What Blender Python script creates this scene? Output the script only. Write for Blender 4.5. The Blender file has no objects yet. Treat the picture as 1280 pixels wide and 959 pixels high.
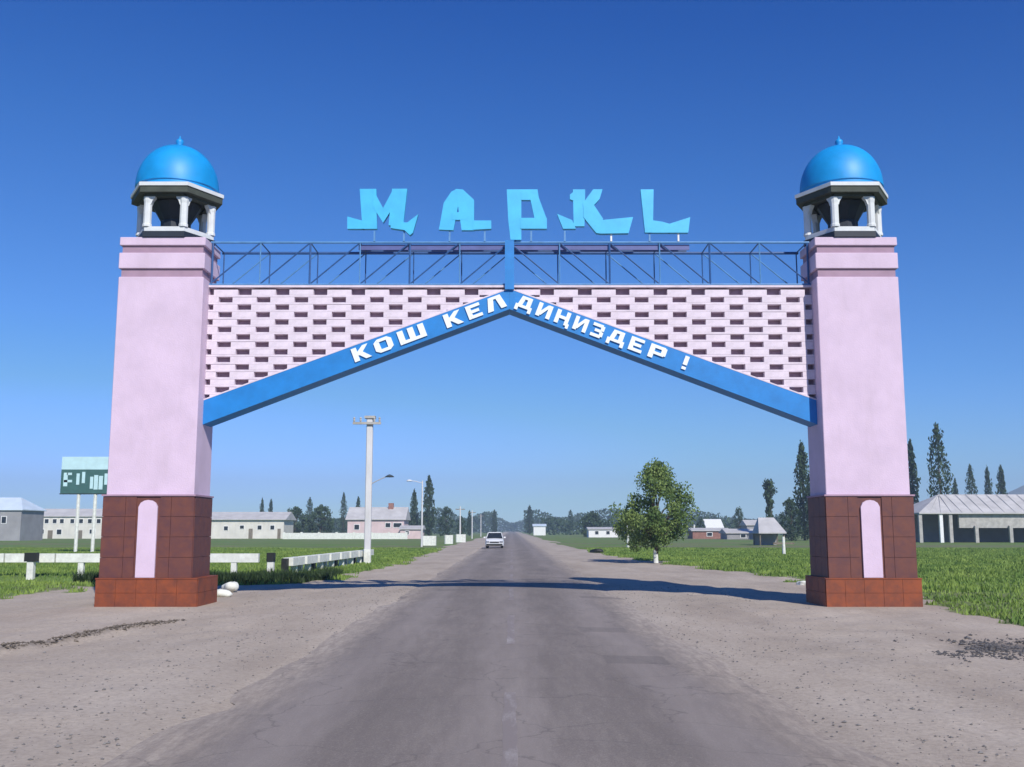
import bpy, math, random
import numpy as np
from mathutils import Vector, Matrix
random.seed(7); rng = np.random.default_rng(7)
S = bpy.context.scene; COL = S.collection
R = math.radians

# ------------------------------------------------------------------ camera
PITCH = R(8.14); FPX = 1280.0; EYE = 1.7
cd = bpy.data.cameras.new('camera'); cam = bpy.data.objects.new('camera', cd); COL.objects.link(cam)
cam.location = (0, 0, EYE); cam.rotation_euler = (math.pi / 2 + PITCH, 0, 0)
cd.sensor_width = 36; cd.lens = 36.0; cd.clip_start = 0.1; cd.clip_end = 6000
S.camera = cam

# ------------------------------------------------------------------ world and sun
SUN = Vector((0.50, -1.17, 1.0)).normalized()          # towards the sun
w = bpy.data.worlds.new('World'); S.world = w; w.use_nodes = True
nt = w.node_tree; nt.nodes.clear()
sky = nt.nodes.new('ShaderNodeTexSky'); sky.sky_type = 'NISHITA'; sky.sun_disc = False
sky.sun_elevation = math.asin(SUN.z); sky.sun_rotation = math.atan2(SUN.x, SUN.y)
sky.altitude = 800; sky.air_density = 1.0; sky.dust_density = 0.0; sky.ozone_density = 3.0
cur = nt.nodes.new('ShaderNodeRGBCurve'); cm = cur.mapping; cm.extend = 'EXTRAPOLATED'   # deeper, polarised-looking blue
for ch_, pts_ in enumerate((((0,0),(.107,.003),(.153,.024),(.33,.112),(.82,.43),(1,.51)),
                            ((0,0),(.191,.083),(.27,.155),(.53,.372),(.97,.74),(1,.76)),
                            ((0,0),(.361,.405),(.485,.56),(.80,.95),(.95,1.18),(1,1.22)))):
    c_ = cm.curves[ch_]
    while len(c_.points) < len(pts_): c_.points.new(.5, .5)
    for p_, q_ in zip(c_.points, pts_): p_.location = q_; p_.handle_type = 'VECTOR'
cm.update()
SKYS = 0.11
def vscale(k_, src_):
    q_ = nt.nodes.new('ShaderNodeVectorMath'); q_.operation = 'SCALE'; q_.inputs['Scale'].default_value = k_; nt.links.new(src_, q_.inputs[0]); return q_.outputs[0]
bg = nt.nodes.new('ShaderNodeBackground'); bg.inputs['Strength'].default_value = SKYS
wo = nt.nodes.new('ShaderNodeOutputWorld')
nt.links.new(vscale(SKYS, sky.outputs[0]), cur.inputs['Color']); nt.links.new(vscale(1/SKYS, cur.outputs[0]), bg.inputs[0]); nt.links.new(bg.outputs[0], wo.inputs[0])
sl = bpy.data.lights.new('sun', 'SUN'); sl.energy = 5.0; sl.angle = R(0.53); sl.color = (1.0, 0.945, 0.865)
so = bpy.data.objects.new('sun', sl); COL.objects.link(so)
so.rotation_euler = (-SUN).to_track_quat('-Z', 'Y').to_euler(); so.location = (20, -40, 50)
S.view_settings.view_transform = 'Standard'; S.view_settings.look = 'None'
S.view_settings.exposure = 0.0; S.view_settings.gamma = 1.0
S.render.engine = 'CYCLES'
S.cycles.max_bounces = 6; S.cycles.volume_bounces = 0; S.cycles.transparent_max_bounces = 8

# ------------------------------------------------------------------ helpers
def _ray(u, v):
    x = (u - 640) / FPX; y = (479.5 - v) / FPX
    return x, math.cos(PITCH) - y * math.sin(PITCH), math.sin(PITCH) + y * math.cos(PITCH)
def W(u, v, Y):                       # photo measurement -> (x, z) on the vertical plane at depth Y
    x, F, U = _ray(u, v); t = Y / F
    return x * t, EYE + U * t
def G(u, v):                          # photo measurement -> ground point
    x, F, U = _ray(u, v); t = -EYE / U
    return x * t, F * t

def mat(name, col, rough=0.8, var=0.12, scale=3.0, bump=0.0, bscale=None, metal=0.0, col2=None, dirt=0.0, stretch=None, spec=None, contrast=(0.35, 0.65)):
    m = bpy.data.materials.new(name); m.use_nodes = True; n = m.node_tree; L = n.links
    b = n.nodes['Principled BSDF']; b.inputs['Roughness'].default_value = rough; b.inputs['Metallic'].default_value = metal
    if spec is not None: b.inputs['Specular IOR Level'].default_value = spec
    tc = n.nodes.new('ShaderNodeTexCoord'); src = tc.outputs['Object']
    if stretch:
        mp = n.nodes.new('ShaderNodeMapping'); mp.inputs['Scale'].default_value = stretch; L.new(src, mp.inputs[0]); src = mp.outputs[0]
    nz = n.nodes.new('ShaderNodeTexNoise'); nz.inputs['Scale'].default_value = scale; nz.inputs['Detail'].default_value = 7; nz.inputs['Roughness'].default_value = 0.62
    L.new(src, nz.inputs['Vector'])
    r = n.nodes.new('ShaderNodeValToRGB'); r.color_ramp.elements[0].position = contrast[0]; r.color_ramp.elements[1].position = contrast[1]
    c1 = col2 if col2 else tuple(c * (1 - var) for c in col); c2 = col if col2 else tuple(min(1, c * (1 + var * .6)) for c in col)
    r.color_ramp.elements[0].color = (*c1, 1); r.color_ramp.elements[1].color = (*c2, 1)
    L.new(nz.outputs['Fac'], r.inputs[0]); out = r.outputs[0]
    if dirt > 0:                      # irregular blotches of dust and stain
        n2 = n.nodes.new('ShaderNodeTexNoise'); n2.inputs['Scale'].default_value = 0.9; n2.inputs['Detail'].default_value = 9; n2.inputs['Roughness'].default_value = .7
        mp2 = n.nodes.new('ShaderNodeMapping'); mp2.inputs['Scale'].default_value = (2.2, 2.2, 0.5); L.new(tc.outputs['Object'], mp2.inputs[0]); L.new(mp2.outputs[0], n2.inputs['Vector'])
        r2 = n.nodes.new('ShaderNodeMapRange'); r2.inputs[1].default_value = .5; r2.inputs[2].default_value = .78; r2.inputs[4].default_value = dirt
        L.new(n2.outputs['Fac'], r2.inputs[0])
        mx = n.nodes.new('ShaderNodeMix'); mx.data_type = 'RGBA'; L.new(r2.outputs[0], mx.inputs[0]); L.new(out, mx.inputs[6])
        mx.inputs[7].default_value = (.26, .21, .17, 1); out = mx.outputs[2]
    L.new(out, b.inputs['Base Color'])
    if bump > 0:
        nb = n.nodes.new('ShaderNodeTexNoise'); nb.inputs['Scale'].default_value = bscale or scale * 6; nb.inputs['Detail'].default_value = 6
        L.new(src, nb.inputs['Vector'])
        bp = n.nodes.new('ShaderNodeBump'); bp.inputs['Strength'].default_value = bump; bp.inputs['Distance'].default_value = 0.02
        L.new(nb.outputs['Fac'], bp.inputs['Height']); L.new(bp.outputs[0], b.inputs['Normal'])
    return m

class MB:
    """collects shapes and links them as one mesh"""
    def __init__(s): s.v = []; s.f = []; s.m = []
    def add(s, vs, fs, mi=0):
        o = len(s.v); s.v += [tuple(p) for p in vs]; s.f += [tuple(i + o for i in f) for f in fs]; s.m += [mi] * len(fs); return s
    def box(s, x0, x1, y0, y1, z0, z1, mi=0, bev=0.0):
        if bev <= 0:
            return s.add([(x0,y0,z0),(x1,y0,z0),(x1,y1,z0),(x0,y1,z0),(x0,y0,z1),(x1,y0,z1),(x1,y1,z1),(x0,y1,z1)],
                  [(0,3,2,1),(4,5,6,7),(0,1,5,4),(1,2,6,5),(2,3,7,6),(3,0,4,7)], mi)
        b = bev; P = lambda a0,a1,b0,b1: [(a0+b,b0),(a1-b,b0),(a1,b0+b),(a1,b1-b),(a1-b,b1),(a0+b,b1),(a0,b1-b),(a0,b0+b)]
        return s.prism(P(x0,x1,y0,y1), z0, z1, mi)
    def prism(s, poly, z0, z1, mi=0):  # poly in xy, extruded along z
        n = len(poly); vs = [(x,y,z0) for x,y in poly] + [(x,y,z1) for x,y in poly]
        fs = [tuple(reversed(range(n))), tuple(range(n,2*n))] + [(i,(i+1)%n,n+(i+1)%n,n+i) for i in range(n)]
        return s.add(vs, fs, mi)
    def slab(s, poly, y0, y1, mi=0):   # poly in xz, extruded along y
        n = len(poly); vs = [(x,y0,z) for x,z in poly] + [(x,y1,z) for x,z in poly]
        fs = [tuple(range(n)), tuple(reversed(range(n,2*n)))] + [(i,n+i,n+(i+1)%n,(i+1)%n) for i in range(n)]
        return s.add(vs, fs, mi)
    def rings(s, rings, cap=True, mi=0):
        n = len(rings[0]); vs = [p for r in rings for p in r]; fs = []
        for k in range(len(rings)-1):
            for i in range(n):
                j = (i+1) % n; fs.append((k*n+i, k*n+j, (k+1)*n+j, (k+1)*n+i))
        if cap: fs.append(tuple(reversed(range(n)))); fs.append(tuple(range((len(rings)-1)*n, len(rings)*n)))
        return s.add(vs, fs, mi)
    def lathe(s, prof, cx=0, cy=0, n=24, mi=0, ph=0):
        return s.rings([[(cx+r*math.cos(ph+2*math.pi*i/n), cy+r*math.sin(ph+2*math.pi*i/n), z) for i in range(n)] for r, z in prof], True, mi)
    def tube(s, pts, rad, n=6, mi=0):
        pts = [Vector(p) for p in pts]; rad = rad if isinstance(rad, (list, tuple)) else [rad]*len(pts); rr = []
        for k, p in enumerate(pts):
            d = (pts[min(k+1,len(pts)-1)] - pts[max(k-1,0)]).normalized()
            a = d.cross(Vector((0,0,1)) if abs(d.z) < .9 else Vector((1,0,0))).normalized(); b = d.cross(a).normalized()
            rr.append([p + (a*math.cos(2*math.pi*i/n) + b*math.sin(2*math.pi*i/n))*rad[k] for i in range(n)])
        return s.rings(rr, True, mi)
    def mesh(s, name, mats, smooth=False):
        me = bpy.data.meshes.new(name); me.from_pydata(s.v, [], s.f)
        for m in (mats if isinstance(mats, (list, tuple)) else [mats]): me.materials.append(m)
        for p, i in zip(me.polygons, s.m): p.material_index = i; p.use_smooth = smooth
        import bmesh
        bm = bmesh.new(); bm.from_mesh(me); bmesh.ops.recalc_face_normals(bm, faces=bm.faces); bm.to_mesh(me); bm.free()
        me.update(); return me
    def build(s, name, mats, parent=None, loc=(0,0,0), smooth=False):
        return link(name, s.mesh(name, mats, smooth), parent, loc)
def link(name, me, parent=None, loc=(0,0,0)):
    o = bpy.data.objects.new(name, me); COL.objects.link(o); o.location = loc
    if parent: o.parent = parent
    return o
def soft(o, ang=35):
    for p in o.data.polygons: p.use_smooth = True
    try: o.data.set_sharp_from_angle(angle=R(ang))
    except Exception: pass
    return o
def tag(o, label=None, cat=None, group=None, kind=None):
    if label: o['label'] = label
    if cat: o['category'] = cat
    if group: o['group'] = group
    if kind: o['kind'] = kind
    return o
def thing(name, label, cat, loc=(0,0,0), rz=0, group=None):
    o = bpy.data.objects.new(name, None); COL.objects.link(o); o.empty_display_size = .3
    o.location = loc; o.rotation_euler = (0,0,rz); return tag(o, label, cat, group)
def kids(o): return [c for c in bpy.data.objects if c.parent == o]
def dup(root, loc, rz=0, sc=None, label=None):
    def cp(o, par):
        c = o.copy(); COL.objects.link(c); c.parent = par
        for ch in tree[o.name]: cp(ch, c)
        return c
    tree = {}
    def walk(o):
        tree[o.name] = kids(o)
        for c in tree[o.name]: walk(c)
    walk(root); r = cp(root, None); r.location = loc; r.rotation_euler = (0,0,rz)
    if sc: r.scale = sc
    if label: r['label'] = label
    return r

# ------------------------------------------------------------------ materials
PINK = mat('pink_plaster', (.640,.505,.635), .85, .08, 1.3, .25, 30, dirt=.16)
MAUVE = mat('mauve_tone', (.36,.24,.32), .8, .1, 3)  # darker mauve than the shaft, for grooves and ledge
RECESS = mat('recess_shade', (.30,.21,.27), .9, .15, 6)  # pink darkened to mauve: shade inside the brick gaps put into the colour
BRICKM = mat('brick_paint', (.70,.61,.69), .85, .12, 4, .2, 40, dirt=.12)
GRANITE = mat('brown_granite', (.150,.048,.032), .6, .3, 5, .05, 60, col2=(.105,.036,.036))
PLINTH = mat('russet_granite', (.27,.060,.015), .62, .3, 3.2, .05, 60, col2=(.15,.038,.018))
BLUE = mat('blue_paint', (.008,.20,.56), .5, .12, 2.5, .08, 30)
DOME = mat('dome_blue', (.005,.29,.68), .5, .12, 2.0, .04, 20)
CYAN = mat('cyan_paint', (.055,.47,.78), .45, .1, 3)
TRUSSM = mat('truss_blue', (.030,.095,.26), .45, .2, 6)
TRUSSL = mat('truss_lit_blue', (.10,.26,.50), .45, .15, 6)  # lighter copy of the truss blue, puts sunlight into the front chords' colour
WHITE = mat('white_paint', (.78,.79,.78), .6, .08, 4, dirt=.15)
WHITEC = mat('whitewash', (.72,.74,.68), .85, .15, 5, .2, 30, dirt=.25)
LETTER = mat('letter_white', (.80,.86,.86), .5, .05, 5)
PAV = mat('pavilion_white', (.66,.69,.70), .75, .1, 3)
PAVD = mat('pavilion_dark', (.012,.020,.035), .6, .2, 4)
SLABM = mat('slab_shade', (.060,.070,.055), .8, .2, 4)  # dark olive: shade under the overhang put into slab and lintel colour
BLACK = mat('black_paint', (.012,.014,.012), .6, .2, 5)
CONC = mat('concrete', (.42,.41,.38), .9, .2, 2, .3, 20, dirt=.2)
POLEM = mat('pole_concrete', (.62,.62,.62), .85, .12, 2, .2, 20, stretch=(1,1,.3))
BARK = mat('bark', (.10,.075,.05), .95, .3, 8, .6, 30, stretch=(1,1,.25))
WOOD = mat('grey_wood', (.20,.17,.13), .9, .3, 6, stretch=(1,1,.2))
ROOFG = mat('fibre_cement_roof', (.50,.49,.48), .85, .15, .5, .2, 6, dirt=.15)
ROOFL = mat('pale_metal_roof', (.60,.70,.78), .5, .1, .4)
WALLP = mat('pinkish_wall', (.64,.50,.50), .9, .12, .5, dirt=.2)
WALLW = mat('cream_wall', (.66,.64,.58), .9, .12, .5, dirt=.2)
WALLG = mat('grey_wall', (.30,.30,.31), .9, .15, .5, dirt=.2)
REDB = mat('red_brick_wall', (.28,.14,.11), .9, .2, 2)
GLASS = mat('dark_glass', (.02,.025,.03), .15, .2, 2)
TOWERM = mat('tower_steel', (.055,.075,.09), .5, .3, 1.5)
SIGNG = mat('sign_green', (.05,.13,.12), .5, .15, 2)
SIGNC = mat('sign_cyan', (.50,.72,.75), .5, .08, 2)
STONE = mat('grey_stone', (.20,.19,.18), .95, .35, 3, .4, 20)
CLOD = mat('dark_soil', (.15,.125,.10), .95, .35, 3, .4, 20)
RUB = mat('ashy_rubble', (.105,.10,.10), .95, .4, 3, .4, 20)

def leafmat(name, a, b, sc):
    m = mat(name, a, .6, 0, sc, col2=b, contrast=(.38,.62), spec=.25)
    n = m.node_tree; bs = n.nodes['Principled BSDF']; tr = n.nodes.new('ShaderNodeBsdfTranslucent'); mx = n.nodes.new('ShaderNodeMixShader'); mx.inputs[0].default_value = .22
    src = bs.inputs['Base Color'].links[0].from_socket; n.links.new(src, tr.inputs[0]); out = n.nodes['Material Output']
    n.links.new(bs.outputs[0], mx.inputs[1]); n.links.new(tr.outputs[0], mx.inputs[2]); n.links.new(mx.outputs[0], out.inputs[0]); return m
LEAF = leafmat('leaf_mid_green', (.23,.31,.090), (.07,.135,.040), 1.1)
LEAFP = leafmat('leaf_poplar', (.070,.115,.050), (.028,.058,.030), .5)
LEAFF = leafmat('leaf_far', (.070,.115,.060), (.035,.068,.038), .1)
GRASSM = leafmat('grass_blade', (.26,.36,.075), (.12,.21,.045), .45)
GRASSD = leafmat('dark_weed', (.055,.095,.030), (.03,.055,.02), .6)

# ------------------------------------------------------------------ ground: one sheet to the horizon
RX = np.array([(0,7.0),(13.5,7.4),(17,8.4),(21.9,9.4),(27.2,9.9),(34.2,9.7),(47,8.35),(53.9,7.9),(64.8,7.1),(81,6.3),(128,5.9),(3000,5.2)])
LX = np.array([(0,-13.5),(15,-13.2),(26.2,-12.9),(29.7,-12.7),(31.3,-12.9),(31.9,-9.0),(32.6,-6.5),(37.6,-5.9),(52.6,-5.7),(99,-6.6),(179,-6.6),(3000,-5.6)])
def vnoise(x, y, s, seed=0):           # smooth value noise
    rg = np.random.default_rng(seed); T = rg.random((64,64)); x = np.asarray(x)/s; y = np.asarray(y)/s
    xi = np.floor(x).astype(int); yi = np.floor(y).astype(int); fx = x-xi; fy = y-yi; fx = fx*fx*(3-2*fx); fy = fy*fy*(3-2*fy)
    g = lambda a,b: T[a % 64, b % 64]
    return (g(xi,yi)*(1-fx)+g(xi+1,yi)*fx)*(1-fy)+(g(xi,yi+1)*(1-fx)+g(xi+1,yi+1)*fx)*fy
def grassmask(x, y):
    r = np.interp(y, RX[:,0], RX[:,1]); l = np.interp(y, LX[:,0], LX[:,1])
    d = np.maximum(x - r, l - x)
    d = d + (vnoise(x,y,1.7,3)-.5)*1.6 + (vnoise(x,y,.6,4)-.5)*.8
    return np.clip(d/0.9+.3, 0, 1)
def spaced(fine0, fine1, step, far):
    a = list(np.arange(fine0, fine1, step)); d = step
    while a[-1] < far: d *= 1.13; a.append(a[-1]+d)
    return a
xs = spaced(0, 22, .17, 1650); xs = np.array([-v for v in reversed(xs[1:])] + xs)
ys = np.array([-1650,-600,-200,-80,-40,-25,-15,-10,-7] + [v-5 for v in spaced(0, 55, .17, 1650)])
X, Y = np.meshgrid(xs, ys); gm = grassmask(X, Y)
near = np.clip(1-(np.hypot(X, Y)-70)/60, 0, 1)
def ground_z(X, Y):
    gm = grassmask(X, Y); near = np.clip(1-(np.hypot(X, Y)-70)/60, 0, 1)
    off = np.clip((np.abs(X+.1)-3.0)/2.0, 0, 1)
    z = ((vnoise(X,Y,2.3,11)-.5)*.035 + (vnoise(X,Y,.7,12)-.5)*.045 + (vnoise(X,Y,.33,13)-.5)*.025)*near*off
    z += gm*near*(.03+(vnoise(X,Y,5,14)-.5)*.12)
    # graded windrow of soil on the left, tracks on both shoulders
    t = (X+6.9)*.99+(Y-16.2)*-.12
    s = (Y-16.2)+.0*X
    ridge = np.exp(-((Y-(14.6+(X+7.1)*5.6))/.6)**2)*np.exp(-((X+6.95)/.75)**4)
    z += ridge*.10*near
    for c, wd in ((-5.3,.25),(-3.9,.22),(4.2,.25),(5.6,.22)):
        cx = c+np.sin(Y*.11+c)*.35
        z -= np.exp(-((X-cx)/wd)**2)*.02*near*np.clip(vnoise(X,Y,6,21)*1.6-.3,0,1)
    # shallow ditch behind the left pillar
    z -= np.exp(-((Y-35.6)/1.6)**2)*np.clip((-X-6.6)/1.2,0,1)*.45
    # apron under the gate feet stays level
    for px in (-8.3, 8.15):
        k = np.clip(1-np.maximum(np.abs(X-px)-1.3, np.abs(Y-24.2)-1.2)/.5, 0, 1); z = z*(1-k)
    road = np.clip((2.95-np.abs(X+.1))/.35, 0, 1)
    return z*(1-road) - .05*road
Z = ground_z(X, Y)
ny, nx = X.shape; idx = np.arange(nx*ny).reshape(ny, nx)
fc = np.stack([idx[:-1,:-1],idx[:-1,1:],idx[1:,1:],idx[1:,:-1]], -1).reshape(-1,4)
gme = bpy.data.meshes.new('ground'); gme.from_pydata(np.stack([X,Y,Z],-1).reshape(-1,3).tolist(), [], fc.tolist())
at = gme.attributes.new('turf', 'FLOAT', 'POINT'); at.data.foreach_set('value', gm.reshape(-1).astype(np.float32))
ashy = np.exp(-((Y-(14.9+(X-5.9)*.28))/1.0)**4)*np.clip((X-5.2)/1.6,0,1)*(X < 12)*vnoise(X,Y,.9,61)*1.5
ashy += np.exp(-((Y-(14.6+(X+7.1)*5.6))/.75)**2)*np.exp(-((X+6.95)/.75)**4)*1.1
at2 = gme.attributes.new('ash', 'FLOAT', 'POINT'); at2.data.foreach_set('value', ashy.reshape(-1).astype(np.float32))
gme.polygons.foreach_set('use_smooth', [True]*len(fc))
ground = link('ground', gme); tag(ground, kind='structure')
m = bpy.data.materials.new('ground_soil'); m.use_nodes = True; n = m.node_tree; L = n.links; b = n.nodes['Principled BSDF']; b.inputs['Roughness'].default_value = .95; b.inputs['Specular IOR Level'].default_value = .2
tc = n.nodes.new('ShaderNodeTexCoord')
def noise(sc, det=8, ro=.6, vec=None):
    q = n.nodes.new('ShaderNodeTexNoise'); q.inputs['Scale'].default_value = sc; q.inputs['Detail'].default_value = det; q.inputs['Roughness'].default_value = ro
    L.new(vec or tc.outputs['Object'], q.inputs['Vector']); return q.outputs['Fac']
def ramp(fac, stops):
    q = n.nodes.new('ShaderNodeValToRGB'); e = q.color_ramp.elements
    while len(e) < len(stops): e.new(.5)
    for i, (p, c) in enumerate(stops): e[i].position = p; e[i].color = (*c, 1)
    L.new(fac, q.inputs[0]); return q.outputs[0]
def mixc(fac, a, bb, mode='MIX'):
    q = n.nodes.new('ShaderNodeMix'); q.data_type = 'RGBA'; q.blend_type = mode
    for s_, v_ in ((0,fac),(6,a),(7,bb)):
        if isinstance(v_, (int,float)): q.inputs[s_].default_value = v_
        elif isinstance(v_, tuple): q.inputs[s_].default_value = (*v_,1)
        else: L.new(v_, q.inputs[s_])
    return q.outputs[2]
def dirt_nodes():
    mp_ = n.nodes.new('ShaderNodeMapping'); mp_.inputs['Scale'].default_value = (1,.28,1); L.new(tc.outputs['Object'], mp_.inputs[0])
    d_ = ramp(noise(.55,9,.65,mp_.outputs[0]), [(.30,(.345,.285,.225)),(.5,(.445,.378,.305)),(.68,(.52,.45,.37))])
    d_ = mixc(ramp(noise(5,6,.7), [(.50,(0,0,0)),(.72,(.35,.35,.35))]), d_, (.30,.245,.205))
    d_ = mixc(ramp(noise(14,6,.7), [(.44,(0,0,0)),(.66,(.5,.5,.5))]), d_, (.25,.205,.17))
    return mixc(ramp(noise(45,3,.6), [(.56,(0,0,0)),(.70,(.55,.55,.55))]), d_, (.53,.46,.40))
dirt = dirt_nodes()
turf = ramp(noise(.12,10,.65), [(.30,(.085,.155,.034)),(.46,(.125,.215,.045)),(.60,(.16,.20,.07)),(.72,(.21,.205,.115))])
turf = mixc(ramp(noise(3,6,.7), [(.5,(0,0,0)),(.72,(.6,.6,.6))]), turf, (.15,.14,.08))
mpf = n.nodes.new('ShaderNodeMapping'); mpf.inputs['Scale'].default_value = (.25,1.6,1); L.new(tc.outputs['Object'], mpf.inputs[0])
turf = mixc(ramp(noise(.045,5,.6,mpf.outputs[0]), [(.48,(0,0,0)),(.62,(.75,.75,.75))]), turf, (.175,.165,.095))
an = n.nodes.new('ShaderNodeAttribute'); an.attribute_name = 'turf'
ad = n.nodes.new('ShaderNodeMath'); ad.operation = 'ADD'; L.new(an.outputs['Fac'], ad.inputs[0]); L.new(noise(4,6,.7), ad.inputs[1])
mk = ramp(ad.outputs[0], [(0.82,(0,0,0)),(0.98,(1,1,1))])
an2 = n.nodes.new('ShaderNodeAttribute'); an2.attribute_name = 'ash'
ad2 = n.nodes.new('ShaderNodeMath'); ad2.operation = 'MULTIPLY'; L.new(an2.outputs['Fac'], ad2.inputs[0]); L.new(noise(6,7,.75), ad2.inputs[1])
dirt = mixc(ramp(ad2.outputs[0], [(.22,(0,0,0)),(.62,(.85,.85,.85))]), dirt, (.135,.118,.105))
L.new(mixc(mk, dirt, turf), b.inputs['Base Color'])
bp = n.nodes.new('ShaderNodeBump'); bp.inputs['Strength'].default_value = .5; bp.inputs['Distance'].default_value = .03
L.new(noise(22,8,.7), bp.inputs['Height']); L.new(bp.outputs[0], b.inputs['Normal'])
gme.materials.append(m)

# ------------------------------------------------------------------ road and its markings
ry = np.array([-20,-10] + [v-5 for v in spaced(0, 70, .3, 1600)]); ry = ry[ry < 960]; K = 14; rv = []; rf = []; ry = ry[ry < 960]
for i, y in enumerate(ry):
    l = -3.05+(vnoise(np.array([0.]),np.array([y]),1.3,31)[0]-.5)*.5+(vnoise(np.array([0.]),np.array([y]),.5,32)[0]-.5)*.2
    r = 2.87+(vnoise(np.array([5.]),np.array([y]),1.3,33)[0]-.5)*.5+(vnoise(np.array([5.]),np.array([y]),.5,34)[0]-.5)*.2
    for k in range(K+1):
        t = k/K; x = l+(r-l)*t; rv.append((x, y, -.028+.072*(1-(2*t-1)**2)**.6))
for i in range(len(ry)-1):
    for k in range(K): a = i*(K+1)+k; rf.append((a,a+1,a+K+2,a+K+1))
me = bpy.data.meshes.new('road'); me.from_pydata(rv, [], rf); me.polygons.foreach_set('use_smooth',[True]*len(rf))
road = link('road', me); tag(road, kind='structure')
m = bpy.data.materials.new('old_asphalt'); m.use_nodes = True; n = m.node_tree; L = n.links; b = n.nodes['Principled BSDF']; b.inputs['Roughness'].default_value = .88; b.inputs['Specular IOR Level'].default_value = .3
tc = n.nodes.new('ShaderNodeTexCoord')
mpg = n.nodes.new('ShaderNodeMapping'); mpg.inputs['Scale'].default_value = (1,.16,1); L.new(tc.outputs['Object'], mpg.inputs[0])
base = ramp(noise(.9,9,.6,mpg.outputs[0]), [(.30,(.190,.162,.138)),(.5,(.258,.222,.190)),(.70,(.335,.290,.250))])
base = mixc(ramp(noise(70,3,.7), [(.40,(.55,.55,.55)),(.60,(0,0,0))]), base, (.13,.11,.10))
base = mixc(ramp(noise(110,2,.7), [(.60,(0,0,0)),(.72,(.55,.55,.55))]), base, (.36,.345,.33))
base = mixc(ramp(noise(.35,6,.6), [(.54,(0,0,0)),(.66,(.25,.25,.25))]), base, (.13,.115,.105))
sx = n.nodes.new('ShaderNodeSeparateXYZ'); L.new(tc.outputs['Object'], sx.inputs[0])
ab = n.nodes.new('ShaderNodeMath'); ab.operation = 'ABSOLUTE'; ofs = n.nodes.new('ShaderNodeMath'); ofs.operation = 'ADD'; ofs.inputs[1].default_value = .09
L.new(sx.outputs[0], ofs.inputs[0]); L.new(ofs.outputs[0], ab.inputs[0])
mr = n.nodes.new('ShaderNodeMapRange'); mr.inputs[1].default_value = 1.9; mr.inputs[2].default_value = 2.9; L.new(ab.outputs[0], mr.inputs[0])
pw = n.nodes.new('ShaderNodeMath'); pw.operation = 'MULTIPLY_ADD'; pw.inputs[1].default_value = 1.0; L.new(mr.outputs[0], pw.inputs[0]); 
sb = n.nodes.new('ShaderNodeMath'); sb.operation = 'SUBTRACT'; sb.inputs[1].default_value = .5; L.new(noise(1.6,8,.7,mpg.outputs[0]), sb.inputs[0]); L.new(sb.outputs[0], pw.inputs[2])
base = mixc(ramp(pw.outputs[0], [(.12,(0,0,0)),(.45,(.5,.5,.5)),(.80,(1,1,1))]), base, dirt_nodes())
base = mixc(ramp(noise(9,7,.75,mpg.outputs[0]), [(.42,(.45,.45,.45)),(.60,(0,0,0))]), base, (.165,.138,.125))
base = mixc(ramp(noise(30,5,.7), [(.55,(0,0,0)),(.70,(.45,.45,.45))]), base, (.38,.335,.305))
# wheel tracks polished lighter, oil-dark lane centres, square repair patches
wv = n.nodes.new('ShaderNodeMath'); wv.operation = 'MULTIPLY_ADD'; wv.inputs[1].default_value = 3.75; wv.inputs[2].default_value = 1.2; L.new(ab.outputs[0], wv.inputs[0])
sn = n.nodes.new('ShaderNodeMath'); sn.operation = 'SINE'; L.new(wv.outputs[0], sn.inputs[0])
sn2 = n.nodes.new('ShaderNodeMath'); sn2.operation = 'MULTIPLY_ADD'; sn2.inputs[1].default_value = .22; L.new(sn.outputs[0], sn2.inputs[0]); L.new(noise(1.1,7,.7,mpg.outputs[0]), sn2.inputs[2])
base = mixc(ramp(sn2.outputs[0], [(.45,(0,0,0)),(.78,(.42,.42,.42))]), base, (.335,.29,.262))
vp = n.nodes.new('ShaderNodeTexVoronoi'); vp.distance = 'CHEBYCHEV'; vp.inputs['Scale'].default_value = .42; vp.inputs['Randomness'].default_value = .9; L.new(tc.outputs['Object'], vp.inputs['Vector'])
base = mixc(ramp(vp.outputs['Distance'], [(.0,(.38,.38,.38)),(.165,(.38,.38,.38)),(.175,(0,0,0))]), base, (.125,.11,.10))
# hairline cracks
vo = n.nodes.new('ShaderNodeTexVoronoi'); vo.feature = 'DISTANCE_TO_EDGE'; vo.inputs['Scale'].default_value = .55
nzv = n.nodes.new('ShaderNodeTexNoise'); nzv.inputs['Scale'].default_value = 1.3; nzv.inputs['Detail'].default_value = 6; L.new(tc.outputs['Object'], nzv.inputs['Vector'])
va = n.nodes.new('ShaderNodeVectorMath'); va.operation = 'ADD'; L.new(tc.outputs['Object'], va.inputs[0]); L.new(nzv.outputs['Color'], va.inputs[1]); L.new(va.outputs[0], vo.inputs['Vector'])
base = mixc(ramp(vo.outputs['Distance'], [(.0,(.42,.42,.42)),(.009,(0,0,0))]), base, (.085,.075,.07))
L.new(base, b.inputs['Base Color'])
bp = n.nodes.new('ShaderNodeBump'); bp.inputs['Strength'].default_value = .45; bp.inputs['Distance'].default_value = .008
L.new(noise(90,4,.7), bp.inputs['Height']); L.new(bp.outputs[0], b.inputs['Normal'])
me.materials.append(m)
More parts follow.
